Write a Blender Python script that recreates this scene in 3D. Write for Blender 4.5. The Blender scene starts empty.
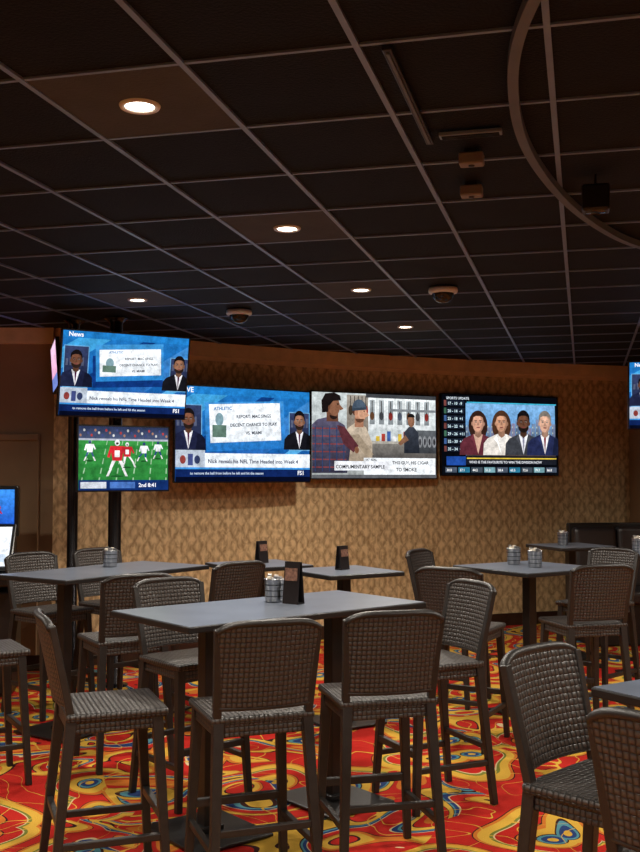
import bpy, bmesh, math, random
from mathutils import Vector, Matrix, Euler
random.seed(7)
C = bpy.context
D = bpy.data
scene = C.scene
R = math.radians
def srgb(r,g,b):
    f=lambda c:(c/255)/12.92 if c/255<=0.04045 else (((c/255)+0.055)/1.055)**2.4
    return (f(r),f(g),f(b),1.0)

# ------------------------------------------------------------------ materials
def nodes_of(m):
    m.use_nodes=True
    nt=m.node_tree
    return nt, nt.nodes, nt.links, nt.nodes['Principled BSDF']
def pm(name,col,rough=0.5,metal=0.0,var=0.15,scale=8.0,bump=0.0,bscale=60,spec=0.5):
    m=D.materials.new(name); nt,N,L,P=nodes_of(m)
    tc=N.new('ShaderNodeTexCoord'); nz=N.new('ShaderNodeTexNoise'); nz.inputs['Scale'].default_value=scale
    nz.inputs['Detail'].default_value=3
    L.new(tc.outputs['Object'],nz.inputs['Vector'])
    rp=N.new('ShaderNodeValToRGB')
    a=[c*(1-var) for c in col[:3]]+[1]; b=[min(1,c*(1+var)) for c in col[:3]]+[1]
    rp.color_ramp.elements[0].color=a; rp.color_ramp.elements[0].position=.3
    rp.color_ramp.elements[1].color=b; rp.color_ramp.elements[1].position=.7
    L.new(nz.outputs['Fac'],rp.inputs['Fac']); L.new(rp.outputs['Color'],P.inputs['Base Color'])
    P.inputs['Roughness'].default_value=rough; P.inputs['Metallic'].default_value=metal
    P.inputs['Specular IOR Level'].default_value=spec
    if bump>0:
        n2=N.new('ShaderNodeTexNoise'); n2.inputs['Scale'].default_value=bscale; n2.inputs['Detail'].default_value=4
        L.new(tc.outputs['Object'],n2.inputs['Vector'])
        b=N.new('ShaderNodeBump'); b.inputs['Strength'].default_value=bump; b.inputs['Distance'].default_value=.01
        L.new(n2.outputs['Fac'],b.inputs['Height']); L.new(b.outputs['Normal'],P.inputs['Normal'])
    return m
def em(name,col,strength=1.0):
    m=D.materials.new(name); m.use_nodes=True; nt=m.node_tree; nt.nodes.clear()
    e=nt.nodes.new('ShaderNodeEmission'); e.inputs['Color'].default_value=col; e.inputs['Strength'].default_value=strength
    o=nt.nodes.new('ShaderNodeOutputMaterial'); nt.links.new(e.outputs[0],o.inputs[0])
    return m
def math_node(N,L,op,a,b=None,clamp=False):
    n=N.new('ShaderNodeMath'); n.operation=op; n.use_clamp=clamp
    for i,v in enumerate((a,b)):
        if v is None: continue
        if isinstance(v,(int,float)): n.inputs[i].default_value=v
        else: L.new(v,n.inputs[i])
    return n.outputs[0]

def weave_mat(name,dark,light,cell=0.021,rough=.42):
    m=D.materials.new(name); nt,N,L,P=nodes_of(m)
    uv=N.new('ShaderNodeUVMap'); uv.uv_map='UVMap'
    sp=N.new('ShaderNodeSeparateXYZ'); L.new(uv.outputs[0],sp.inputs[0])
    u=math_node(N,L,'MULTIPLY',sp.outputs[0],1/cell); v=math_node(N,L,'MULTIPLY',sp.outputs[1],1/cell)
    fu=math_node(N,L,'FLOOR',u); fv=math_node(N,L,'FLOOR',v)
    par=math_node(N,L,'FLOORED_MODULO',math_node(N,L,'ADD',fu,fv),2.0)
    su=math_node(N,L,'ABSOLUTE',math_node(N,L,'SINE',math_node(N,L,'MULTIPLY',u,math.pi)))
    sv=math_node(N,L,'ABSOLUTE',math_node(N,L,'SINE',math_node(N,L,'MULTIPLY',v,math.pi)))
    pu=math_node(N,L,'MULTIPLY',math_node(N,L,'POWER',su,.35),math_node(N,L,'POWER',sv,.8))
    pv=math_node(N,L,'MULTIPLY',math_node(N,L,'POWER',sv,.35),math_node(N,L,'POWER',su,.8))
    d=math_node(N,L,'SUBTRACT',pv,pu)
    h=math_node(N,L,'ADD',pu,math_node(N,L,'MULTIPLY',par,d))
    rp=N.new('ShaderNodeValToRGB'); rp.color_ramp.elements[0].color=dark; rp.color_ramp.elements[0].position=.15
    rp.color_ramp.elements[1].color=light; rp.color_ramp.elements[1].position=.85
    L.new(h,rp.inputs['Fac']); L.new(rp.outputs['Color'],P.inputs['Base Color'])
    b=N.new('ShaderNodeBump'); b.inputs['Strength'].default_value=.8; b.inputs['Distance'].default_value=.005
    L.new(h,b.inputs['Height']); L.new(b.outputs['Normal'],P.inputs['Normal'])
    P.inputs['Roughness'].default_value=rough
    return m

def carpet_mat():
    m=D.materials.new('casino_carpet'); nt,N,L,P=nodes_of(m)
    tc=N.new('ShaderNodeTexCoord')
    def noise(scale,detail,dist,off,out='Fac'):
        mp=N.new('ShaderNodeMapping'); mp.inputs['Location'].default_value=off
        L.new(tc.outputs['Object'],mp.inputs['Vector'])
        n=N.new('ShaderNodeTexNoise'); n.inputs['Scale'].default_value=scale; n.inputs['Detail'].default_value=detail
        n.inputs['Distortion'].default_value=dist; L.new(mp.outputs[0],n.inputs['Vector']); return n.outputs[out]
    def ramp(src,stops):
        r=N.new('ShaderNodeValToRGB'); cr=r.color_ramp; cr.interpolation='CONSTANT'
        cr.elements[0].position=0; cr.elements[0].color=stops[0][1]
        cr.elements[1].position=stops[1][0]; cr.elements[1].color=stops[1][1]
        for p,c in stops[2:]:
            e=cr.elements.new(p); e.color=c
        L.new(src,r.inputs['Fac']); return r.outputs['Color']
    def mix(f,a,b,bt='MIX'):
        mx=N.new('ShaderNodeMix'); mx.data_type='RGBA'; mx.blend_type=bt
        if isinstance(f,float): mx.inputs[0].default_value=f
        else: L.new(f,mx.inputs[0])
        L.new(a,mx.inputs[6]); L.new(b,mx.inputs[7]); return mx.outputs[2]
    red=srgb(186,38,30); org=srgb(206,116,44); yel=srgb(216,170,66); cream=srgb(214,190,144)
    blu=srgb(44,66,116); teal=srgb(86,144,156); brn=srgb(58,28,28); ol=srgb(120,124,52)
    a=ramp(noise(1.8,0.0,1.3,(3,1,0)),[(0,red),(.30,brn),(.315,yel),(.37,org),(.40,brn),(.41,red),(.50,cream),(.51,blu),(.545,teal),(.565,brn),(.575,yel),(.64,brn),(.65,red),(.72,org)])
    sc=N.new('ShaderNodeVectorMath'); sc.operation='SCALE'; sc.inputs['Scale'].default_value=.7
    L.new(noise(1.5,0.0,0.0,(4,2,1),'Color'),sc.inputs[0])
    ad=N.new('ShaderNodeVectorMath'); ad.operation='ADD'; L.new(tc.outputs['Object'],ad.inputs[0]); L.new(sc.outputs[0],ad.inputs[1])
    vo=N.new('ShaderNodeTexVoronoi'); vo.voronoi_dimensions='2D'; vo.inputs['Scale'].default_value=1.6; L.new(ad.outputs[0],vo.inputs['Vector'])
    b=ramp(vo.outputs['Distance'],[(0,yel),(.05,blu),(.10,teal),(.13,brn),(.145,yel),(.24,org),(.28,brn),(.29,red),(.42,cream),(.43,ol),(.46,yel),(.55,org),(.58,brn),(.59,red)])
    k=ramp(noise(1.0,0.0,.8,(1,7,4)),[(0,(0,0,0,1)),(.5,(1,1,1,1))])
    base=mix(k,a,b)
    ln=ramp(noise(2.2,0.0,2.0,(12,3,7)),[(0,(0,0,0,1)),(.485,(1,1,1,1)),(.502,(0,0,0,1))])
    ylc=N.new('ShaderNodeRGB'); ylc.outputs[0].default_value=yel
    base=mix(ln,base,ylc.outputs[0])
    fn=noise(180,3,0,(0,0,0))
    base=mix(.45,base,fn,'MULTIPLY')
    L.new(base,P.inputs['Base Color'])
    P.inputs['Roughness'].default_value=.95; P.inputs['Specular IOR Level'].default_value=.1
    bp=N.new('ShaderNodeBump'); bp.inputs['Strength'].default_value=.5; bp.inputs['Distance'].default_value=.005
    L.new(fn,bp.inputs['Height']); L.new(bp.outputs['Normal'],P.inputs['Normal'])
    return m

def wallpaper_mat():
    m=D.materials.new('leaf_wallpaper'); nt,N,L,P=nodes_of(m)
    uv=N.new('ShaderNodeUVMap'); uv.uv_map='UVMap'
    sp=N.new('ShaderNodeSeparateXYZ'); L.new(uv.outputs[0],sp.inputs[0])
    u,v=sp.outputs[0],sp.outputs[1]
    w=math_node(N,L,'MULTIPLY',math_node(N,L,'SINE',math_node(N,L,'MULTIPLY',v,2*math.pi/.32)),1.0)
    a1=math_node(N,L,'ABSOLUTE',math_node(N,L,'SINE',math_node(N,L,'ADD',math_node(N,L,'MULTIPLY',u,math.pi/.14),w)))
    w2=math_node(N,L,'MULTIPLY',w,-1.0)
    a2=math_node(N,L,'ABSOLUTE',math_node(N,L,'SINE',math_node(N,L,'ADD',math_node(N,L,'MULTIPLY',u,math.pi/.14),w2)))
    og=math_node(N,L,'MINIMUM',a1,a2)
    nz=N.new('ShaderNodeTexNoise'); nz.inputs['Scale'].default_value=18; nz.inputs['Detail'].default_value=4; nz.inputs['Distortion'].default_value=1.8
    mp=N.new('ShaderNodeMapping'); mp.inputs['Scale'].default_value=(1,.55,1); L.new(uv.outputs[0],mp.inputs['Vector'])
    L.new(mp.outputs[0],nz.inputs['Vector'])
    f=math_node(N,L,'ADD',math_node(N,L,'MULTIPLY',og,.34),math_node(N,L,'MULTIPLY',nz.outputs['Fac'],.95))
    rp=N.new('ShaderNodeValToRGB')
    rp.color_ramp.elements[0].color=srgb(152,124,86); rp.color_ramp.elements[0].position=.42
    rp.color_ramp.elements[1].color=srgb(214,184,138); rp.color_ramp.elements[1].position=.80
    L.new(f,rp.inputs['Fac']); L.new(rp.outputs['Color'],P.inputs['Base Color'])
    P.inputs['Roughness'].default_value=.55
    b=N.new('ShaderNodeBump'); b.inputs['Strength'].default_value=.3; b.inputs['Distance'].default_value=.004
    L.new(f,b.inputs['Height']); L.new(b.outputs['Normal'],P.inputs['Normal'])
    return m

M_weave=weave_mat('wicker_weave',srgb(15,13,12),srgb(70,63,59))
M_resin=pm('wicker_frame',srgb(36,32,30),.42,0,.2,30,.15,200)
M_top=pm('table_laminate',srgb(98,105,118),.28,0,.12,6,.03,150)  # base colour lightened and blued to carry the bright reflection on the tabletops
M_edge=pm('table_edge',srgb(20,18,18),.45)
M_black=pm('black_powdercoat',srgb(18,16,16),.4,0,.2,20,.05,300)
M_steel=pm('brushed_steel',srgb(170,170,172),.28,1,.1,30)
M_pole=pm('dark_pole_metal',srgb(60,58,60),.22,.9,.1,20)
M_bezel=pm('tv_bezel',srgb(12,12,14),.3,0,.1)
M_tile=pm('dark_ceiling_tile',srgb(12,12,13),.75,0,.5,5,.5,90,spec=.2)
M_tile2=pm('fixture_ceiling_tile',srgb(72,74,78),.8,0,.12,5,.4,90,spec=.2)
M_tee=pm('ceiling_tee',srgb(116,134,168),.4,.2,.1)
M_trackm=pm('track_paint',srgb(88,96,112),.5,0,.1)
M_crown=pm('crown_paint',srgb(215,182,142),.5,0,.1)
M_wallplain=pm('plain_wall_paint',srgb(140,112,82),.7,0,.1,3,.1,60)
M_base=pm('baseboard_wood',srgb(50,30,20),.4,0,.3,12)
M_white=pm('white_plastic',srgb(215,215,212),.35,0,.03)
M_smoke=pm('smoked_dome',srgb(14,14,18),.08,0,.1)
M_menu=pm('menu_card_black',srgb(30,26,28),.3,0,.2,40)
M_menuo=pm('menu_card_print',srgb(120,86,72),.4,0,.6,60)
M_diff=pm('air_diffuser_metal',srgb(120,134,156),.4,.2,.1)
M_beige=pm('beige_plastic',srgb(120,112,108),.5,0,.1)
M_paper=pm('napkin_paper',srgb(225,215,200),.8,0,.05)
M_vinyl=pm('booth_vinyl',srgb(40,34,34),.35,0,.15,10,.1,80)
M_carpet=carpet_mat(); M_wp=wallpaper_mat()
M_lamp=em('downlight_lens',(1,.88,.70,1),14)

# ------------------------------------------------------------------ mesh builder
class MB:
    def __init__(s): s.bm=bmesh.new(); s.mats=[]
    def mi(s,m):
        if m not in s.mats: s.mats.append(m)
        return s.mats.index(m)
    def add(s,verts,faces,mat,smooth=False):
        vs=[s.bm.verts.new(v) for v in verts]; k=s.mi(mat)
        for f in faces:
            try:
                fc=s.bm.faces.new([vs[i] for i in f]); fc.material_index=k; fc.smooth=smooth
            except ValueError: pass
    def merge(s,b2,mat,mtx=None,smooth=False):
        if mtx is not None: bmesh.ops.transform(b2,matrix=mtx,verts=b2.verts)
        b2.verts.index_update(); b2.normal_update()
        s.add([v.co.copy() for v in b2.verts],[[v.index for v in f.verts] for f in b2.faces],mat,smooth)
        b2.free()
    def box(s,c,size,mat,rot=(0,0,0),bev=0.0,seg=2,smooth=False):
        b=bmesh.new(); bmesh.ops.create_cube(b,size=1)
        bmesh.ops.scale(b,vec=size,verts=b.verts)
        if bev>0: bmesh.ops.bevel(b,geom=b.edges[:],offset=bev,segments=seg,affect='EDGES',profile=.5)
        s.merge(b,mat,Matrix.Translation(c)@Euler(rot).to_matrix().to_4x4(),smooth)
    def beam(s,p0,p1,a0,a1,mat,bev=.004,up=(0,1,0)):
        p0=Vector(p0);p1=Vector(p1); d=(p1-p0).normalized(); upv=Vector(up)
        x=upv.cross(d)
        if x.length<1e-3: x=Vector((1,0,0)).cross(d)
        x.normalize(); y=d.cross(x)
        b=bmesh.new()
        def ring(p,a):
            return [b.verts.new(p+x*(i*a[0]/2)+y*(j*a[1]/2)) for i,j in((-1,-1),(1,-1),(1,1),(-1,1))]
        r0=ring(p0,a0);r1=ring(p1,a1)
        b.faces.new(r0[::-1]);b.faces.new(r1)
        for i in range(4): b.faces.new([r0[i],r0[(i+1)%4],r1[(i+1)%4],r1[i]])
        if bev>0: bmesh.ops.bevel(b,geom=b.edges[:],offset=bev,segments=2,affect='EDGES',profile=.5)
        s.merge(b,mat)
    def lathe(s,prof,mat,c=(0,0,0),n=32,smooth=True):
        vs=[];fs=[]
        for r,z in prof:
            for i in range(n):
                a=2*math.pi*i/n; vs.append((c[0]+r*math.cos(a),c[1]+r*math.sin(a),c[2]+z))
        for k in range(len(prof)-1):
            for i in range(n):
                j=(i+1)%n; fs.append((k*n+i,k*n+j,(k+1)*n+j,(k+1)*n+i))
        s.add(vs,fs,mat,smooth)
    def finish(s,name,uv=True,normals=True):
        if normals: bmesh.ops.recalc_face_normals(s.bm,faces=s.bm.faces[:])
        me=D.meshes.new(name); 
        if uv:
            l=s.bm.loops.layers.uv.new('UVMap')
            for f in s.bm.faces:
                n=f.normal; ax=max(range(3),key=lambda i:abs(n[i]))
                for lp in f.loops:
                    c=lp.vert.co
                    lp[l].uv=((c.y,c.z),(c.x,c.z),(c.x,c.y))[ax]
        s.bm.to_mesh(me); s.bm.free()
        for m in s.mats: me.materials.append(m)
        return me
def obj(name,me,loc=(0,0,0),rz=0,parent=None,rot=None):
    o=D.objects.new(name,me); C.collection.objects.link(o); o.location=loc
    o.rotation_euler=rot if rot else (0,0,rz)
    if parent: o.parent=parent
    return o

# ------------------------------------------------------------------ room
CEIL=3.08
TH=math.atan(248/1040)+R(.8); G=Vector((math.sin(TH),math.cos(TH))); Lt=Vector((math.cos(TH),-math.sin(TH)))
def gl(l,d): p=Lt*l+G*d; return (p.x,p.y)
P3=Vector((.53,11.47)); pts=[]
def march(sgn,dist):
    p=P3.copy(); s=0; out=[]; ds=.1
    while s<dist-1e-6:
        a=R(28-3.9*(sgn*(s+ds/2))); p=p+Vector((math.cos(a),math.sin(a)))*ds*sgn; s+=ds; out.append(p.copy())
    return out
wallc=march(-1,3.6)[::-1]+[P3]+march(1,3.5)
WL=wallc[0]; WR=wallc[-1]
XL,XR,YR=-6.0,6.5,-3.0; YRW=WR.y-.75
def strip(name,line,z0,z1,th,mat,side=1,uvlen=True):
    n=len(line); nor=[]
    for i in range(n):
        a=line[max(0,i-1)]; b=line[min(n-1,i+1)]; t=(b-a).normalized(); nor.append(Vector((-t.y,t.x))*side)
    bm=bmesh.new(); rows=[]; s=0; S=[]
    for i,p in enumerate(line):
        if i: s+=(p-line[i-1]).length
        S.append(s); q=p+nor[i]*th
        rows.append([bm.verts.new((p.x,p.y,z0)),bm.verts.new((p.x,p.y,z1)),bm.verts.new((q.x,q.y,z1)),bm.verts.new((q.x,q.y,z0))])
    uvl=bm.loops.layers.uv.new('UVMap')
    for i in range(n-1):
        for k in range(4):
            j=(k+1)%4
            f=bm.faces.new([rows[i][k],rows[i+1][k],rows[i+1][j],rows[i][j]])
            for lp,(si,kk) in zip(f.loops,[(S[i],k),(S[i+1],k),(S[i+1],j),(S[i],j)]):
                lp[uvl].uv=(si,lp.vert.co.z)
    bm.faces.new(rows[0]); bm.faces.new(rows[-1][::-1])
    bmesh.ops.recalc_face_normals(bm,faces=bm.faces[:])
    me=D.meshes.new(name); bm.to_mesh(me); bm.free(); me.materials.append(mat)
    return obj(name,me)
V=Vector
strip('wall_back',wallc,0,CEIL,.12,M_wp)
strip('wall_back_left',[V((XL,WL.y)),V((WL.x,WL.y))],0,CEIL,.12,M_wallplain)
strip('wall_back_right',[V((WR.x,WR.y)),V((WR.x,YRW)),V((XR,YRW))],0,CEIL,.12,M_wallplain)
strip('wall_left',[V((XL,YR)),V((XL,WL.y))],0,CEIL,.12,M_wallplain)
strip('wall_right',[V((XR,YRW)),V((XR,YR))],0,CEIL,.12,M_wallplain)
strip('wall_rear',[V((XR,YR)),V((XL,YR))],0,CEIL,.12,M_wallplain)
strip('trim_1',wallc,CEIL-.14,CEIL,.07,M_crown,side=-1)
strip('trim_2',wallc,CEIL-.18,CEIL-.14,.03,M_crown,side=-1)
strip('trim_3',[V((XL,WL.y)),V((WL.x,WL.y))],CEIL-.14,CEIL,.07,M_crown,side=-1)
strip('baseboard_back',wallc,0,.14,.02,M_base,side=-1)
strip('baseboard_left',[V((XL,WL.y)),V((WL.x,WL.y))],0,.14,.02,M_base,side=-1)
mb=MB(); mb.box(((XL+WL.x)/2-.05,WL.y-.02,1.1),(abs(XL-WL.x)-.15,.04,1.92),M_wallplain,bev=.005)
mb.box(((XL+WL.x)/2-.05,WL.y-.03,2.09),(abs(XL-WL.x)-.15,.06,.06),M_wallplain,bev=.008)
obj('trim_4',mb.finish('trim_4'))
mb=MB(); mb.box((.25,4.9,-.05),(12.9,16.4,.1),M_carpet); obj('floor',mb.finish('floor'))
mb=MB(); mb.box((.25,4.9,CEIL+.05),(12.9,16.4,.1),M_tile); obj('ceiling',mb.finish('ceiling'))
def wally(x):
    if x<=WL.x: return WL.y
    if x>=WR.x: return YRW
    for a,b in zip(wallc[:-1],wallc[1:]):
        if a.x<=x<=b.x: return a.y+(b.y-a.y)*(x-a.x)/(b.x-a.x)
    return WR.y
def inside(p): return XL+.02<p.x<XR-.02 and YR+.02<p.y<wally(p.x)-.04
TW,TD=.575,.6375; l0=-.09; d0=3.40-TD/2
mb=MB()
def tee(orig,dirv,rng,w,zt):
    s=rng[0]; run=None
    while s<=rng[1]+.001:
        ok=inside(orig+dirv*s)
        if ok and run is None: run=s
        if (not ok or s+.1>rng[1]+.001) and run is not None:
            a=orig+dirv*run; b=orig+dirv*(s-.1 if not ok else s)
            if (b-a).length>.15:
                mb.beam((a.x,a.y,CEIL-zt/2),(b.x,b.y,CEIL-zt/2),(w,zt),(w,zt),M_tee,bev=0,up=(0,0,1))
            run=None
        s+=.1
for k in range(-14,15): tee(Lt*(l0+k*TW),G,(-6,15),.021,.010)
for k in range(-12,18): tee(G*(d0+k*TD),Lt,(-9,9),.016,.008)
obj('ceiling_grid',mb.finish('ceiling_grid'))

D0=3.40
vis=[(l0-2.5*TW,D0),(l0-2.5*TW,D0+3*TD),(l0-2.5*TW,D0+6*TD),(l0-2.5*TW,D0+9*TD),(l0-5.5*TW,D0+6*TD)]
hid=[(l0+3.5*TW,D0+k*3*TD) for k in(-1,0,1,2,3)]+[(l0-2.5*TW,D0-3*TD),(l0-2.5*TW,D0-6*TD),(l0-8.5*TW,D0+3*TD),(l0-8.5*TW,D0),(l0+.5*TW,D0-6*TD),(l0+8.5*TW,D0+3*TD),(l0+8.5*TW,D0+7*TD)]
mb=MB()
mb.lathe([(.052,0),(.054,-.008),(.070,-.010),(.074,-.002),(.074,0)],M_white,n=40)
mb.lathe([(.0001,-.004),(.03,-.0045),(.053,-.003)],M_lamp,n=40)
dl=mb.finish('downlight')
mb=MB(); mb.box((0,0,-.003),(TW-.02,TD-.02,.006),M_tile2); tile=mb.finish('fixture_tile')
LP=180
for i,(l,d) in enumerate(vis+hid):
    x,y=gl(l,d)
    if not inside(V((x,y))): continue
    o=obj('recessed_downlight',dl,(x,y,CEIL-.006))
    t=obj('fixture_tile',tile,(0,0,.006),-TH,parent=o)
    ld=D.lights.new('downlight_beam','SPOT'); ld.energy=LP; ld.color=(1,.91,.79); ld.spot_size=R(165); ld.spot_blend=.75; ld.shadow_soft_size=.08
    lo=D.objects.new('downlight_beam',ld); C.collection.objects.link(lo); lo.parent=o; lo.location=(0,0,-.03)

tp=[(.75,1.6),(.64,2.2),(.60,2.91),(.68,3.5),(.86,4.13),(1.175,4.85),(1.525,5.45),(1.85,5.85),(2.35,6.25),(3.0,6.55),(3.7,6.7),(4.4,6.65)]
def catmull(p,n=10):
    out=[]; q=[p[0]]+p+[p[-1]]
    for i in range(1,len(q)-2):
        for k in range(n):
            t=k/n; a,b,c,d=[Vector(z) for z in q[i-1:i+3]]
            out.append(.5*((2*b)+(c-a)*t+(2*a-5*b+4*c-d)*t*t+(3*b-a-3*c+d)*t**3))
    out.append(Vector(p[-1])); return out
strip('ceiling_track',catmull(tp),CEIL-.045,CEIL-.010,.035,M_trackm)
mb=MB(); mb.box((0,0,-.008),(.24,.05,.016),M_diff,bev=.003)
for i in range(3): mb.box((0,-.014+.014*i,-.018),(.22,.004,.006),M_black)
x,y=.58,3.95; obj('air_diffuser',mb.finish('air_diffuser'),(x,y,CEIL-.008),-TH)
mb=MB(); mb.box((0,0,-.008),(.03,.95,.016),M_black,bev=.003); mb.box((0,0,-.018),(.010,.9,.006),M_trackm)
obj('slot_diffuser',mb.finish('slot_diffuser'),(.32,3.6,CEIL-.008),-TH)
mb=MB(); mb.box((0,0,-.03),(.10,.07,.05),M_beige,bev=.008); mb.box((0,0,0),(.05,.05,.02),M_black); mb.lathe([(.0001,-.06),(.012,-.06),(.014,-.054)],M_black,n=16)
ap=mb.finish('motion_sensor'); obj('motion_sensor',ap,(.62,4.20,CEIL-.01),-TH); obj('motion_sensor',ap,(.69,4.68,CEIL-.01),-TH)
mb=MB(); mb.lathe([(.0001,0),(.10,0),(.105,-.02),(.10,-.035),(.078,-.04)],M_white)
mb.lathe([(.078,-.038),(.074,-.065),(.055,-.09),(.03,-.102),(.0001,-.106)],M_smoke)
dome=mb.finish('security_camera'); obj('security_camera',dome,(-.65,8.3,CEIL-.010)); obj('security_camera',dome,(.87,7.3,CEIL-.010))
# small pendant speaker and cable in the right-hand ceiling bay
mb=MB(); mb.box((0,0,-.06),(.12,.10,.12),M_black,bev=.012); mb.lathe([(.006,.0),(.006,.05)],M_black,n=12); mb.lathe([(.0001,-.122),(.04,-.122),(.045,-.118)],M_smoke,n=24)
obj('ceiling_speaker',mb.finish('ceiling_speaker'),(1.22,4.55,CEIL-.05),-TH)

# ------------------------------------------------------------------ bar stool
def stool_mesh():
    mb=MB()
    mb.box((0,.01,.742),(.45,.43,.036),M_weave,bev=.014,seg=3,smooth=False)
    mb.box((0,.0,.700),(.41,.39,.055),M_weave,bev=.006)
    for sx in(-1,1):
        mb.beam((sx*.19,.178,.73),(sx*.222,.222,0),(.046,.046),(.034,.034),M_resin)
        mb.beam((sx*.192,-.180,.75),(sx*.228,-.255,0),(.046,.046),(.034,.034),M_resin)
        mb.beam((sx*.196,-.178,.72),(sx*.216,-.266,1.125),(.034,.034),(.030,.028),M_resin)
    def lerp(a,b,t): return tuple(a[i]+(b[i]-a[i])*t for i in range(3))
    fr=lambda sx,z: lerp((sx*.19,.178,.73),(sx*.222,.222,0),(.73-z)/.73)
    rr=lambda sx,z: lerp((sx*.192,-.18,.75),(sx*.228,-.255,0),(.75-z)/.75)
    mb.beam(fr(-1,.30),fr(1,.30),(.030,.036),(.030,.036),M_resin,up=(0,0,1))
    mb.beam(rr(-1,.30),rr(1,.30),(.026,.030),(.026,.030),M_resin,up=(0,0,1))
    for sx in(-1,1):
        mb.beam(fr(sx,.22),rr(sx,.22),(.026,.030),(.026,.030),M_resin,up=(0,0,1))
    nx,nz=16,10; th=.026; vs=[]; fs=[]
    def P(t,z,off):
        k=(z-.72)/.42; w=.196+.022*k
        zz=z
        if z>1.03: zz=z-.035*(abs(t)**5)*((z-1.03)/.12)
        y=-.178-.090*k-.034*(1-t*t)+off
        return (t*w,y,zz)
    ZT=1.15
    for off in(th/2,-th/2):
        for j in range(nz+1):
            for i in range(nx+1): vs.append(P(-1+2*i/nx,.79+(ZT-.79)*j/nz,off))
    W=nx+1; O=W*(nz+1)
    for j in range(nz):
        for i in range(nx):
            a=j*W+i; fs.append((a,a+1,a+W+1,a+W)); fs.append((O+a,O+a+W,O+a+W+1,O+a+1))
    for i in range(nx):
        fs.append((i,O+i,O+i+1,i+1)); a=nz*W+i; fs.append((a,a+1,O+a+1,O+a))
    for j in range(nz):
        a=j*W; fs.append((a,a+W,O+a+W,O+a)); a=j*W+nx; fs.append((a,O+a,O+a+W,a+W))
    mb.add(vs,fs,M_weave)
    for z,r in((ZT-.002,.019),(.795,.015)):
        vs=[];fs=[];n=8;m=20
        for i in range(m+1):
            t=-1.02+2.04*i/m; c=P(max(-1,min(1,t)),z,0); cx=c[0]*(1.02)
            for k in range(n):
                a=2*math.pi*k/n; vs.append((cx,c[1]+r*math.cos(a),c[2]+r*math.sin(a)*.8))
        for i in range(m):
            for k in range(n):
                q=(k+1)%n; fs.append((i*n+k,i*n+q,(i+1)*n+q,(i+1)*n+k))
        fs.append(tuple(range(n))); fs.append(tuple(m*n+k for k in range(n)))
        mb.add(vs,fs,M_resin,True)
    return mb.finish('bar_stool')
SM=stool_mesh()
def stool(x,y,face):
    return obj('bar_stool',SM,(x,y,0.001),R(face-90))
stools=[(-.93,4.62,20),(-.30,4.55,110),(.26,4.84,104),(-.70,5.78,-51),(.60,5.72,205),
 (-1.95,6.05,30),(-1.22,6.50,120),(-.74,7.35,135),(-2.00,7.80,-40),(-1.60,8.25,-42),
 (.95,6.95,62),(1.02,8.15,-30),(1.80,7.18,105),(2.17,8.25,222),
 (.95,3.42,-45),(1.05,2.80,48),(1.92,5.5,160)]
for s in stools: stool(*s)

# ------------------------------------------------------------------ tables
def table(x,y,L,W,ang,name='bar_table'):
    mb=MB()
    mb.box((0,0,1.055),(L,W,.03),M_edge,bev=.005); mb.box((0,0,1.0705),(L-.012,W-.012,.003),M_top)
    cols=(-.4,.4) if L>1.1 else (0,)
    for cx in cols:
        mb.box((cx,0,.535),(.075,.075,1.01),M_black,bev=.006)
        mb.box((cx,0,1.032),(.34,.34 if W>.5 else .3,.014),M_black,bev=.003)
        mb.box((cx,0,.014),(.44,.44 if L<1.1 else .5,.016),M_black,bev=.005)
        mb.box((cx,0,.036),(.12,.12,.028),M_black,bev=.006)
        for a in(-1,1):
            for b in(-1,1): mb.lathe([(.0001,0),(.018,0),(.02,.003),(.02,.008)],M_black,c=(cx+a*.18,b*.18,0),n=12)
    return obj(name,mb.finish(name),(x,y,.001),R(ang))
table(-.24,5.42,1.48,.74,39); table(-1.52,7.5,1.4,.7,55)
table(-.47,8.0,.62,.62,30); table(.17,7.45,.62,.62,32)
table(1.55,7.75,.8,.8,33); table(2.42,10.1,.62,.62,20); table(2.90,9.2,.7,.7,20); table(1.42,3.25,.8,.8,33)

mb=MB()
mb.box((0,0,.22),(2.0,.60,.42),M_black,bev=.01)
mb.box((0,-.04,.49),(1.98,.62,.14),M_vinyl,bev=.04,seg=4)
for i in range(4): mb.box((-.735+.49*i,.26,.86),(.485,.16,.66),M_vinyl,rot=(R(-6),0,0),bev=.05,seg=4)
mb.box((0,.36,.62),(2.0,.08,1.22),M_black,bev=.015)
obj('booth_bench',mb.finish('booth_bench'),(3.72,11.1,.001),R(8))

def caddy_mesh():
    mb=MB(); mb.lathe([(.0001,.002),(.044,.002),(.046,0),(.048,.006),(.053,.115),(.056,.12),(.054,.124),(.050,.12),(.045,.008),(.0001,.006)],M_steel,n=40)
    for k in range(3): mb.lathe([(.0495+.0012*k*2,.03+.03*k),(.0525+.0012*k*2,.032+.03*k),(.0495+.0012*k*2,.034+.03*k)],M_black,n=40)
    for k in range(5):
        a=k*1.256; mb.beam((.02*math.cos(a),.02*math.sin(a),.01),(.032*math.cos(a),.032*math.sin(a),.135+.006*(k%3)),(.022,.012),(.024,.012),M_paper if k%2 else M_steel,bev=.003)
    return mb.finish('utensil_caddy')
CM=caddy_mesh()
def menu_mesh(h,w):
    mb=MB()
    mb.box((0,-.018,h/2),(w,.003,h),M_menu,rot=(R(-6),0,0)); mb.box((0,.018,h/2),(w,.003,h),M_menu,rot=(R(6),0,0))
    mb.box((0,-.0205,h*.70),(w*.8,.001,h*.3),M_menuo,rot=(R(-6),0,0)); mb.box((0,0,.004),(w,.05,.006),M_black)
    mb.box((0,-.0228,h*.25),(w*.7,.001,h*.08),M_menuo,rot=(R(-6),0,0))
    return mb.finish('table_tent_menu')
TZ=1.0735
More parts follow.
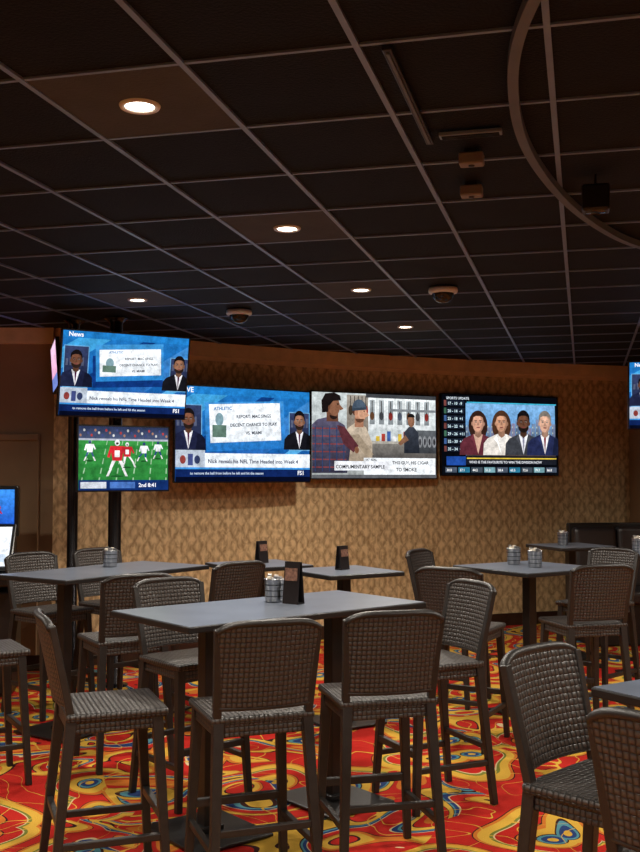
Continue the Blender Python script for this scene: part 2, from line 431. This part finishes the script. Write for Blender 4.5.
obj('utensil_caddy',CM,(-.245,5.60,TZ)); obj('table_tent_menu',menu_mesh(.22,.10),(-.14,5.52,TZ),R(-35))
obj('utensil_caddy',CM,(-1.55,7.72,TZ))
mm=menu_mesh(.17,.10); obj('table_tent_menu',mm,(-.45,8.05,TZ),R(50)); obj('table_tent_menu',mm,(.16,7.5,TZ),R(50))
obj('utensil_caddy',CM,(1.58,7.68,TZ)); obj('utensil_caddy',CM,(1.47,7.93,TZ)); obj('utensil_caddy',CM,(2.35,10.1,TZ)); obj('utensil_caddy',CM,(2.8,9.2,TZ))

# ------------------------------------------------------------------ televisions
def scr_mat():
    m=D.materials.new('screen_picture'); m.use_nodes=True; nt=m.node_tree; nt.nodes.clear()
    a=nt.nodes.new('ShaderNodeVertexColor'); a.layer_name='Col'
    tc=nt.nodes.new('ShaderNodeTexCoord'); nz=nt.nodes.new('ShaderNodeTexNoise'); nz.inputs['Scale'].default_value=18; nz.inputs['Detail'].default_value=7; nz.inputs['Roughness'].default_value=.72
    nt.links.new(tc.outputs['Object'],nz.inputs['Vector'])
    mr=nt.nodes.new('ShaderNodeMapRange'); mr.inputs[1].default_value=.3; mr.inputs[2].default_value=.7; mr.inputs[3].default_value=.55; mr.inputs[4].default_value=1.32
    nt.links.new(nz.outputs['Fac'],mr.inputs[0])
    mx=nt.nodes.new('ShaderNodeVectorMath'); mx.operation='SCALE'; nt.links.new(a.outputs[0],mx.inputs[0]); nt.links.new(mr.outputs[0],mx.inputs['Scale'])
    e=nt.nodes.new('ShaderNodeEmission'); e.inputs['Strength'].default_value=1.3
    o=nt.nodes.new('ShaderNodeOutputMaterial'); nt.links.new(mx.outputs[0],e.inputs[0]); nt.links.new(e.outputs[0],o.inputs[0]); return m
M_scr=scr_mat()
tcol={}
def tmat(c):
    if c not in tcol: tcol[c]=em('screen_text_%d'%len(tcol),srgb(*c),1.15)
    return tcol[c]
class Pic:
    def __init__(s,W,H): s.W=W;s.H=H;s.p=[];s.t=[];s.k=0
    def poly(s,pts,col,col2=None):
        s.k+=1; s.p.append((pts,col,col2,s.k))
    def rect(s,x0,y0,x1,y1,col,col2=None,rot=0):
        cx,cy=(x0+x1)/2,(y0+y1)/2; asp=s.W/s.H; out=[]
        for x,y in((x0,y0),(x1,y0),(x1,y1),(x0,y1)):
            dx,dy=(x-cx)*asp,(y-cy); c,sn=math.cos(rot),math.sin(rot)
            out.append((cx+(dx*c-dy*sn)/asp,cy+dx*sn+dy*c))
        s.poly(out,col,col2)
    def ell(s,cx,cy,rx,ry,col,a0=0,a1=360,n=20):
        asp=s.W/s.H
        s.poly([(cx+rx/asp*math.cos(R(a0+(a1-a0)*i/n)),cy+ry*math.sin(R(a0+(a1-a0)*i/n))) for i in range(n if a1-a0==360 else n+1)],col)
    def text(s,x,y,body,size,col,rot=0,align='LEFT'):
        s.k+=1; s.t.append((x,y,body,size,col,rot,align,s.k))
    def bust(s,cx,y0,h,skin,hair,suit,shirt=(225,225,230),tie=(60,60,120),beard=None,long=False):
        asp=s.W/s.H; X=lambda d:cx+d*h/asp; Y=lambda d:y0+d*h
        sh=lambda c,k:tuple(int(min(255,v*k)) for v in c)
        if long: s.ell(cx,Y(.66),.25*h,.34*h,hair)
        s.poly([(X(-.48),y0),(X(.48),y0),(X(.46),Y(.26)),(X(.36),Y(.37)),(X(.12),Y(.47)),(X(-.12),Y(.47)),(X(-.36),Y(.37)),(X(-.46),Y(.26))],suit)
        s.poly([(X(.2),y0),(X(.48),y0),(X(.46),Y(.26)),(X(.36),Y(.37)),(X(.25),Y(.40))],sh(suit,.7))
        s.poly([(X(0),Y(.02)),(X(.12),Y(.46)),(X(-.12),Y(.46))],shirt)
        if tie: s.poly([(X(0),Y(.02)),(X(.03),Y(.40)),(X(-.03),Y(.40))],tie)
        s.poly([(X(0),Y(-.0)),(X(-.13),Y(.46)),(X(-.2),Y(.36)),(X(-.12),Y(.28))],sh(suit,1.25)); s.poly([(X(0),Y(-.0)),(X(.13),Y(.46)),(X(.2),Y(.36)),(X(.12),Y(.28))],sh(suit,1.1))
        s.poly([(X(-.085),Y(.44)),(X(0),Y(.38)),(X(.085),Y(.44)),(X(.08),Y(.58)),(X(-.08),Y(.58))],sh(skin,.72))
        s.ell(cx,Y(.80),.165*h,.20*h,hair)
        s.ell(X(-.155),Y(.70),.022*h,.045*h,sh(skin,.85)); s.ell(X(.155),Y(.70),.022*h,.045*h,sh(skin,.75))
        s.ell(cx,Y(.715),.148*h,.215*h,sh(skin,.82)); s.ell(X(-.02),Y(.72),.122*h,.20*h,skin); s.ell(X(-.03),Y(.83),.08*h,.06*h,sh(skin,1.12))
        s.poly([(X(-.15),Y(.78)),(X(-.13),Y(.84)),(X(-.05),Y(.875)),(X(.06),Y(.875)),(X(.13),Y(.84)),(X(.15),Y(.78)),(X(.155),Y(.88)),(X(.08),Y(.97)),(X(-.07),Y(.975)),(X(-.155),Y(.90))],hair)
        if beard: s.ell(cx,Y(.63),.14*h,.13*h,beard,180,360); s.ell(cx,Y(.64),.095*h,.045*h,skin)
        for e in(-.06,.06):
            s.rect(X(e-.035),Y(.768),X(e+.035),Y(.782),sh(hair,1.2)); s.ell(X(e),Y(.74),.030*h,.018*h,sh(skin,.6)); s.ell(X(e),Y(.74),.018*h,.010*h,(200,195,190)); s.ell(X(e),Y(.74),.010*h,.011*h,(30,20,20))
        s.poly([(X(-.028),Y(.665)),(X(.028),Y(.665)),(X(.01),Y(.74)),(X(-.01),Y(.74))],sh(skin,.82))
        s.ell(cx,Y(.615),.048*h,.013*h,(120,60,58))
    def build(s,tv,ydepth):
        bm=bmesh.new(); lay=bm.loops.layers.float_color.new('Col')
        for pts,c,c2,k in s.p:
            vs=[]
            for (u,v) in pts:
                u=min(1,max(0,u)); v=min(1,max(0,v))
                vs.append(bm.verts.new(((u-.5)*s.W,ydepth-.00012*k,(v-.5)*s.H)))
            try: f=bm.faces.new(vs)
            except ValueError: continue
            for i,lp in enumerate(f.loops):
                cc=c if (c2 is None or lp.vert.co.z<(sum(p[1] for p in pts)/len(pts)-.5)*s.H) else c2
                lp[lay]=srgb(*cc)
        me=D.meshes.new('screen'); bm.to_mesh(me); bm.free(); me.materials.append(M_scr)
        obj('screen',me,parent=tv)
        for x,y,b,sz,col,rot,al,k in s.t:
            cu=D.curves.new('screen_text','FONT'); cu.body=b; cu.size=sz; cu.align_x=al; cu.materials.append(tmat(col)); cu.resolution_u=2
            cu.offset=.0012 if sz>.04 else .0006
            o=D.objects.new('screen_text',cu); C.collection.objects.link(o); o.parent=tv
            o.location=((x-.5)*s.W,ydepth-.00012*k-.0001,(y-.5)*s.H); o.rotation_euler=Euler((R(90),-rot,0))

def tv(W,H,loc,yaw,pitch=0,mount=.06,pic=None,name='television',roll=0):
    mb=MB(); b=.012
    mb.box((0,.0,0),(W,.03,H),M_bezel,bev=.004)
    mb.box((0,.025,-.02),(W*.8,.03,H*.7),M_bezel,bev=.008)
    for sx in(-1,1): mb.box((sx*(W/2-b/2),-.017,0),(b,.006,H),M_bezel); mb.box((0,-.017,sx*(H/2-b/2)),(W,.006,b),M_bezel)
    mb.box((0,.035+mount/2,0),(.3,mount,.25),M_black,bev=.004)
    o=obj(name,mb.finish(name),loc,rot=Euler((R(pitch),R(roll),R(yaw))))
    if pic:
        p=Pic(W-2*b,H-2*b); pic(p); p.build(o,-.0155)
    return o

BROWN=(112,72,54); DK=(20,16,18)
def news(p,variant=0):
    S=p.H/.916
    p.rect(0,0,1,1,(14,70,140),(30,110,180))
    p.poly([(0,.55),(.45,1),(.2,1),(0,.8)],(60,150,205)); p.poly([(.55,.2),(1,.65),(1,.9),(.4,.3)],(30,90,166),(60,130,195))
    p.poly([(.3,.2),(.7,.2),(1,.5),(1,.4),(.8,.2)],(80,160,212)); p.poly([(.15,.3),(.8,1),(.7,1),(.08,.35)],(14,56,120))
    p.rect(0,.92,1,1,(30,116,186)); 
    if variant==0:
        p.rect(.24,.36,.80,.74,(14,50,116),rot=R(3)); p.rect(.26,.44,.80,.88,(40,122,190),(60,140,200),rot=R(4)); p.rect(.29,.50,.78,.82,(222,228,234),(236,240,244),rot=R(4))
        p.ell(.37,.64,.05,.06,(120,150,160)); p.rect(.315,.53,.42,.61,(90,116,104)); p.text(.36,.755,'ATHLETIC',.035*S,(50,120,180),R(4))
        for j,t_ in enumerate(('REPORT: MAC SINGS','DECENT CHANCE TO PLAY','VS. MIAMI')): p.text(.60,.70-.075*j,t_,.036*S,(40,45,60),R(4),'CENTER')
        I=[(.02,.34,.20,.82),(.86,.34,1.0,.74)]
    else:
        p.rect(.21,.34,.80,.86,(34,110,184),(60,136,200),rot=R(3)); p.rect(.24,.43,.77,.84,(222,228,234),(236,240,244),rot=R(3))
        p.ell(.31,.66,.05,.07,(120,150,160)); p.rect(.26,.47,.36,.60,(90,116,104)); p.text(.27,.755,'ATHLETIC',.045*S,(50,120,180),R(3))
        for j,t_ in enumerate(('REPORT: MAC SINGS','DECENT CHANCE TO PLAY','VS. MIAMI')): p.text(.565,.69-.09*j,t_,.044*S,(40,45,60),R(3),'CENTER')
        I=[(.0,.33,.18,.80),(.84,.35,.995,.76)]
    for i,(x0,y0,x1,y1) in enumerate(I):
        p.rect(x0-.006,y0-.010,x1+.006,y1+.010,(100,160,205)); p.rect(x0,y0,x1,y1,(20,24,45),(50,60,95))
        for q in range(5): p.rect(x0+.01+q*.03,y0+.25,x0+.028+q*.03,y0+.33+.02*(q%3),(80,86,110))
        p.bust((x0+x1)/2,y0,.44,BROWN if i==0 else (140,98,76),DK,(28,32,58) if i==0 else (20,20,26),tie=(70,20,60),beard=(40,28,24))
    p.rect(0,.15,1,.30,(226,232,238)); p.rect(0,.15,.205,.33,(180,190,204)); p.ell(.05,.23,.035,.045,(140,60,56)); p.ell(.15,.23,.035,.045,(50,60,96)); p.rect(.085,.17,.12,.29,(60,70,120))
    p.text(.225,.195,'Nick reveals his NFL Time Headed into Week 4',.054*p.W/1.556,(20,30,70))
    p.rect(0,0,1,.15,(14,34,86)); p.rect(0,.13,1,.15,(60,140,210)); p.rect(0,0,1,.05,(6,10,30))
    p.text(.1,.075,'to remove the ball from before he left and hit the season',.036*S,(200,215,235)); p.text(.9,.07,'FS1',.06*S,(250,250,255))
    p.text(.04,.935,'News' if not variant else 'LIVE',.07*S,(250,250,255))
def football(p):
    p.rect(0,0,1,1,(36,110,48),(60,150,70))
    for i in range(6): p.poly([(.02+i*.19,.1),(.035+i*.19,.1),(.15+i*.17,.8),(.142+i*.17,.8)],(150,190,150))
    for i in range(4): p.rect(0,.2+.15*i,1,.26+.15*i,(44,126,56)); 
    p.rect(0,.80,1,1,(70,80,110),(40,50,80)); p.rect(0,.78,1,.81,(170,175,190))
    for i in range(26): p.ell(.02+i*.04,.86+.04*((i*5)%3),.018,.022,((150,110,90),(170,60,60),(60,70,120),(190,190,190))[(i*7)%4])
    def pl(x,y,h,a,b,lean=0):
        w=h*.16
        p.ell(x,y,.09*h/.5,.014,(28,80,38))
        for s_ in(-1,1):
            p.poly([(x+s_*w*.1,y+h*.45),(x+s_*w*.62,y+h*.42),(x+s_*w*.95+lean,y+h*.2),(x+s_*w*.65+lean,y+h*.2)],b)
            p.poly([(x+s_*w*.9+lean,y+h*.2),(x+s_*w*.6+lean,y+h*.2),(x+s_*w*1.0+lean,y),(x+s_*w*1.3+lean,y)],(225,225,225))
        p.poly([(x-w*.55,y+h*.42),(x+w*.55,y+h*.42),(x+w*.85,y+h*.82),(x-w*.85,y+h*.82)],a); p.poly([(x-w*.85,y+h*.8),(x-w*.55,y+h*.8),(x-w*.9,y+h*.5),(x-w*1.2,y+h*.52)],a)
        p.poly([(x+w*.85,y+h*.8),(x+w*.55,y+h*.8),(x+w*1.0,y+h*.55),(x+w*1.3,y+h*.57)],a); p.rect(x-w*.3,y+h*.52,x+w*.3,y+h*.7,(240,240,240)); p.ell(x,y+h*.91,.075*h,.085*h,b); p.ell(x,y+h*.89,.04*h,.03*h,(60,45,40))
    pl(.12,.46,.32,(235,235,240),(60,90,130)); pl(.42,.22,.58,(200,40,50),(225,225,225)); pl(.53,.36,.40,(190,40,50),(220,220,220),.02); pl(.72,.46,.30,(235,238,245),(40,60,130),-.02); pl(.88,.50,.28,(235,238,245),(40,60,130))
    p.rect(0,0,1,.16,(18,44,100)); p.rect(.02,.03,.3,.13,(200,205,215)); p.rect(.34,.03,.62,.13,(70,110,180)); p.text(.66,.05,'2nd 8:41',.045,(240,240,250))
def shop(p):
    p.rect(0,0,1,1,(150,154,154),(190,198,198)); p.rect(.42,.3,1,1,(176,184,186),(215,222,222))
    for i in range(7):
        p.rect(.44+i*.075,.58,.505+i*.075,.98,(205,210,212),(235,240,240)); p.rect(.452+i*.075,.64,.493+i*.075,.93,(120,126,130),(160,168,172)); p.ell(.472+i*.075,.74,.03,.05,((90,60,40),(60,62,66),(120,40,36),(70,76,90))[i%4]); p.rect(.469+i*.075,.78,.476+i*.075,.92,(50,45,40))
    p.rect(.27,.55,.44,.98,(120,110,100),(150,142,132)); 
    for i in range(5): p.ell(.30+.03*i,.80,.03,.06,(60+20*i,50,40)); p.rect(.297+.03*i,.84,.303+.03*i,.97,(40,35,30))
    p.rect(.62,.80,1,.83,(120,125,130)); p.rect(.42,.955,1,1,(60,62,66))
    p.rect(.42,.24,1,.42,(80,76,74),(120,116,110)); p.rect(.42,.41,1,.44,(170,165,155)); p.rect(.84,.30,1,.58,(54,56,60),(90,94,98)); 
    for i in range(4): p.ell(.865+i*.04,.44,.03,.07,(130,132,136)); p.ell(.865+i*.04,.44,.015,.04,(50,50,55))
    for i in range(7): p.rect(.50+i*.045,.44,.53+i*.045,.50+.03*(i%3),((200,170,60),(160,60,50),(60,90,150),(220,220,220))[i%4])
    p.poly([(.73,.3),(.86,.3),(.85,.55),(.81,.62),(.77,.62),(.73,.55)],(30,34,42),(52,56,66)); p.ell(.79,.69,.05,.075,(120,84,64)); p.ell(.782,.695,.035,.06,(140,98,76)); p.ell(.79,.735,.052,.045,(20,18,18),0,180); p.poly([(.74,.52),(.68,.42),(.70,.39),(.77,.46)],(120,85,65))
    p.poly([(.25,.1),(.47,.1),(.47,.42),(.42,.60),(.34,.66),(.27,.58)],(140,124,106),(186,170,150)); p.rect(.33,.60,.40,.72,(150,105,82))
    p.ell(.375,.77,.08,.11,(176,126,100)); p.ell(.39,.775,.06,.09,(198,150,122)); p.poly([(.42,.79),(.447,.745),(.42,.72)],(196,146,118)); p.ell(.365,.82,.095,.11,(70,84,100),0,190); p.poly([(.31,.82),(.425,.84),(.425,.81),(.31,.79)],(54,66,80)); p.ell(.37,.70,.06,.045,(90,60,45),180,360); p.ell(.405,.79,.008,.009,(30,20,18)); p.ell(.345,.77,.014,.025,(170,118,92))
    p.poly([(.29,.5),(.36,.52),(.48,.28),(.43,.24)],(150,134,114))
    p.poly([(.0,.06),(.27,.06),(.30,.40),(.25,.62),(.14,.72),(.04,.68),(0,.62)],(48,46,62),(80,76,98))
    for i in range(6): p.rect(0.0,.12+i*.09,.27-.006*i,.135+i*.09,(120,58,62)); 
    for i in range(5): p.rect(.02+i*.055,.08,.028+i*.055,.60,(44,60,96))
    p.poly([(.19,.62),(.25,.60),(.36,.38),(.32,.30),(.24,.40)],(86,44,50)); p.ell(.345,.33,.03,.04,(126,84,62)); p.rect(.11,.66,.20,.78,(92,58,44)); p.ell(.155,.83,.095,.13,(108,70,52)); p.ell(.17,.835,.075,.11,(130,88,66)); p.poly([(.212,.86),(.242,.81),(.212,.79)],(126,84,62))
    p.poly([(.075,.76),(.07,.90),(.10,.985),(.17,1.0),(.215,.965),(.222,.91),(.16,.90),(.13,.84),(.12,.77)],(24,18,18)); p.ell(.165,.735,.055,.05,(34,24,22),180,340); p.ell(.198,.865,.010,.010,(20,14,12)); p.ell(.13,.82,.014,.028,(106,68,50))
    p.rect(.0,.0,1,.04,(90,92,96)); p.rect(.40,.04,.99,.24,(232,236,240)); p.rect(.17,.09,.60,.20,(226,228,234)); 
    p.text(.18,.115,'COMPLIMENTARY SAMPLE',.052,(15,15,20)); p.text(.42,.205,'AT REAL',.035,(30,30,40)); p.text(.63,.165,'THIS GUY, HIS CIGAR',.050,(20,20,30)); p.text(.66,.08,'TO SMOKE',.055,(20,20,30))
def panel(p):
    p.rect(0,0,1,1,(6,8,14)); 
    for i in range(7):
        p.rect(.02,.86-i*.095,.19,.93-i*.095,(24,30,44)); p.rect(.02,.86-i*.095,.04,.93-i*.095,((110,60,56),(60,100,80),(60,90,140))[i%3])
        p.text(.05,.875-i*.095,'%d - %d  %+d'%(17+i*3,10+i*4,i*5-9),.045,(200,225,235))
    p.rect(.20,.24,.98,.90,(60,110,170),(120,170,215))
    for i in range(22):
        h=.10+.14*((i*7)%5)/5; p.rect(.20+i*.0355,.40,.232+i*.0355,.5+h,(60+8*(i%4),76+6*(i%3),100),(110+8*(i%4),130,160)); 
        for q in range(3): p.rect(.206+i*.0355,.46+.07*q,.212+i*.0355,.48+.07*q,(190,200,180))
    p.rect(.20,.24,.98,.36,(70,56,50),(110,90,76))
    p.bust(.30,.25,.56,(196,146,122),(50,30,24),(90,40,50),shirt=(200,160,140),tie=None,long=True)
    p.bust(.50,.25,.57,(190,140,112),(70,44,30),(215,208,200),shirt=(225,220,214),tie=None,long=True)
    p.bust(.69,.25,.58,(96,62,46),DK,(56,58,64),tie=(130,130,150),beard=(30,22,20))
    p.bust(.88,.25,.58,(206,160,136),(120,112,104),(34,40,74),tie=(120,30,40))
    p.rect(.19,.13,.98,.24,(24,26,34)); p.rect(.0,.0,1,.11,(10,12,18)); p.rect(.20,.20,.98,.215,(210,180,60)); p.rect(.03,.12,.19,.23,(30,70,150))
    p.text(.22,.145,'WHO IS THE FAVOURITE TO WIN THE DIVISION NOW',.040,(235,238,245)); 
    for i in range(9): p.rect(.02+i*.108,.03,.115+i*.108,.095,((70,80,96),(40,110,140),(60,70,80),(110,150,160))[i%4]); p.text(.03+i*.108,.045,'%d.%d'%(30+i*7,i),.04,(250,250,250))
    p.rect(.20,.90,.98,.915,(60,170,200)); p.text(.03,.94,'SPORTS UPDATE',.04,(220,230,240))
tv(1.58,.94,(-.75,10.3,2.145),36,pic=lambda p:news(p,1))
tv(1.60,.94,(.60,11.36,2.175),28,pic=shop)
tv(1.60,.94,(2.10,12.12,2.21),23,pic=panel)
t=tv(1.10,.70,(-1.60,8.5,2.565),31,pitch=9,roll=0,mount=.10,pic=lambda p:news(p,0))
t=tv(.79,.54,(-1.61,8.52,1.885),31,mount=.11,pic=football)
def pole(x,y,r,mat,name='support_pole'):
    mb=MB(); mb.lathe([(.12,0),(.12,.012),(r+.012,.02),(r,.03),(r,CEIL-.05),(r+.02,CEIL-.03),(r+.05,CEIL-.012)],mat)
    return obj(name,mb.finish(name),(x,y,.001))
pole(-1.72,8.74,.055,M_pole)
pole(-2.10,8.85,.045,M_pole)
def ambient(p): p.rect(0,0,1,1,(225,150,190),(240,200,230)); p.rect(0,.0,1,.3,(110,130,200))
tv(.90,.40,(-2.22,8.72,2.66),-73,pitch=4,mount=.04,pic=ambient)
tv(1.10,.62,(3.33,9.30,2.47),-10,pitch=7,pic=lambda p:news(p,0))
pole(3.36,9.52,.05,M_pole)

mb=MB()
mb.box((0,.12,.42),(.58,.5,.82),M_black,bev=.02)
mb.box((0,-.02,.93),(.60,.62,.10),M_bezel,bev=.02)
mb.box((0,.0,1.16),(.56,.04,.46),M_bezel,rot=(R(-38),0,0),bev=.012)
mb.box((0,.24,1.45),(.56,.10,.42),M_bezel,bev=.015)
mb.box((0,.25,1.1),(.5,.22,.5),M_black,bev=.02)
g=obj('video_gaming_terminal',mb.finish('video_gaming_terminal'),(-2.74,8.38,.001),R(8))
p=Pic(.50,.38)
p.rect(0,0,1,1,(225,232,240),(245,248,252)); p.rect(.05,.1,.95,.3,(190,205,222))
for i in range(4): p.rect(.06+i*.18,.4,.2+i*.18,.85,((200,120,110),(130,160,210),(230,205,150))[i%3])
h=D.objects.new('console_screen',None); C.collection.objects.link(h); h.parent=g; h.location=(0,-.012,1.168); h.rotation_euler=(R(-38),0,0); p.build(h,-.0155)
p=Pic(.50,.36); p.rect(0,0,1,1,(20,60,180),(60,140,230)); p.ell(.5,.5,.3,.3,(230,180,60)); p.text(.5,.45,'POKER',.1,(180,20,30),0,'CENTER')
h=D.objects.new('topper_screen',None); C.collection.objects.link(h); h.parent=g; h.location=(0,.175,1.45); p.build(h,-.0055)

# ------------------------------------------------------------------ world, camera
w=D.worlds.new('World'); scene.world=w; w.use_nodes=True
w.node_tree.nodes['Background'].inputs[0].default_value=(.02,.018,.02,1); w.node_tree.nodes['Background'].inputs[1].default_value=1
cam=D.cameras.new('camera'); co=D.objects.new('camera',cam); C.collection.objects.link(co)
co.location=(0,0,1.75); co.rotation_euler=(R(90+2.7),0,0)
cam.sensor_fit='VERTICAL'; cam.sensor_height=36; cam.lens=36*1040/852; cam.clip_start=.05
scene.camera=co
scene.view_settings.view_transform='Standard'; scene.view_settings.exposure=0
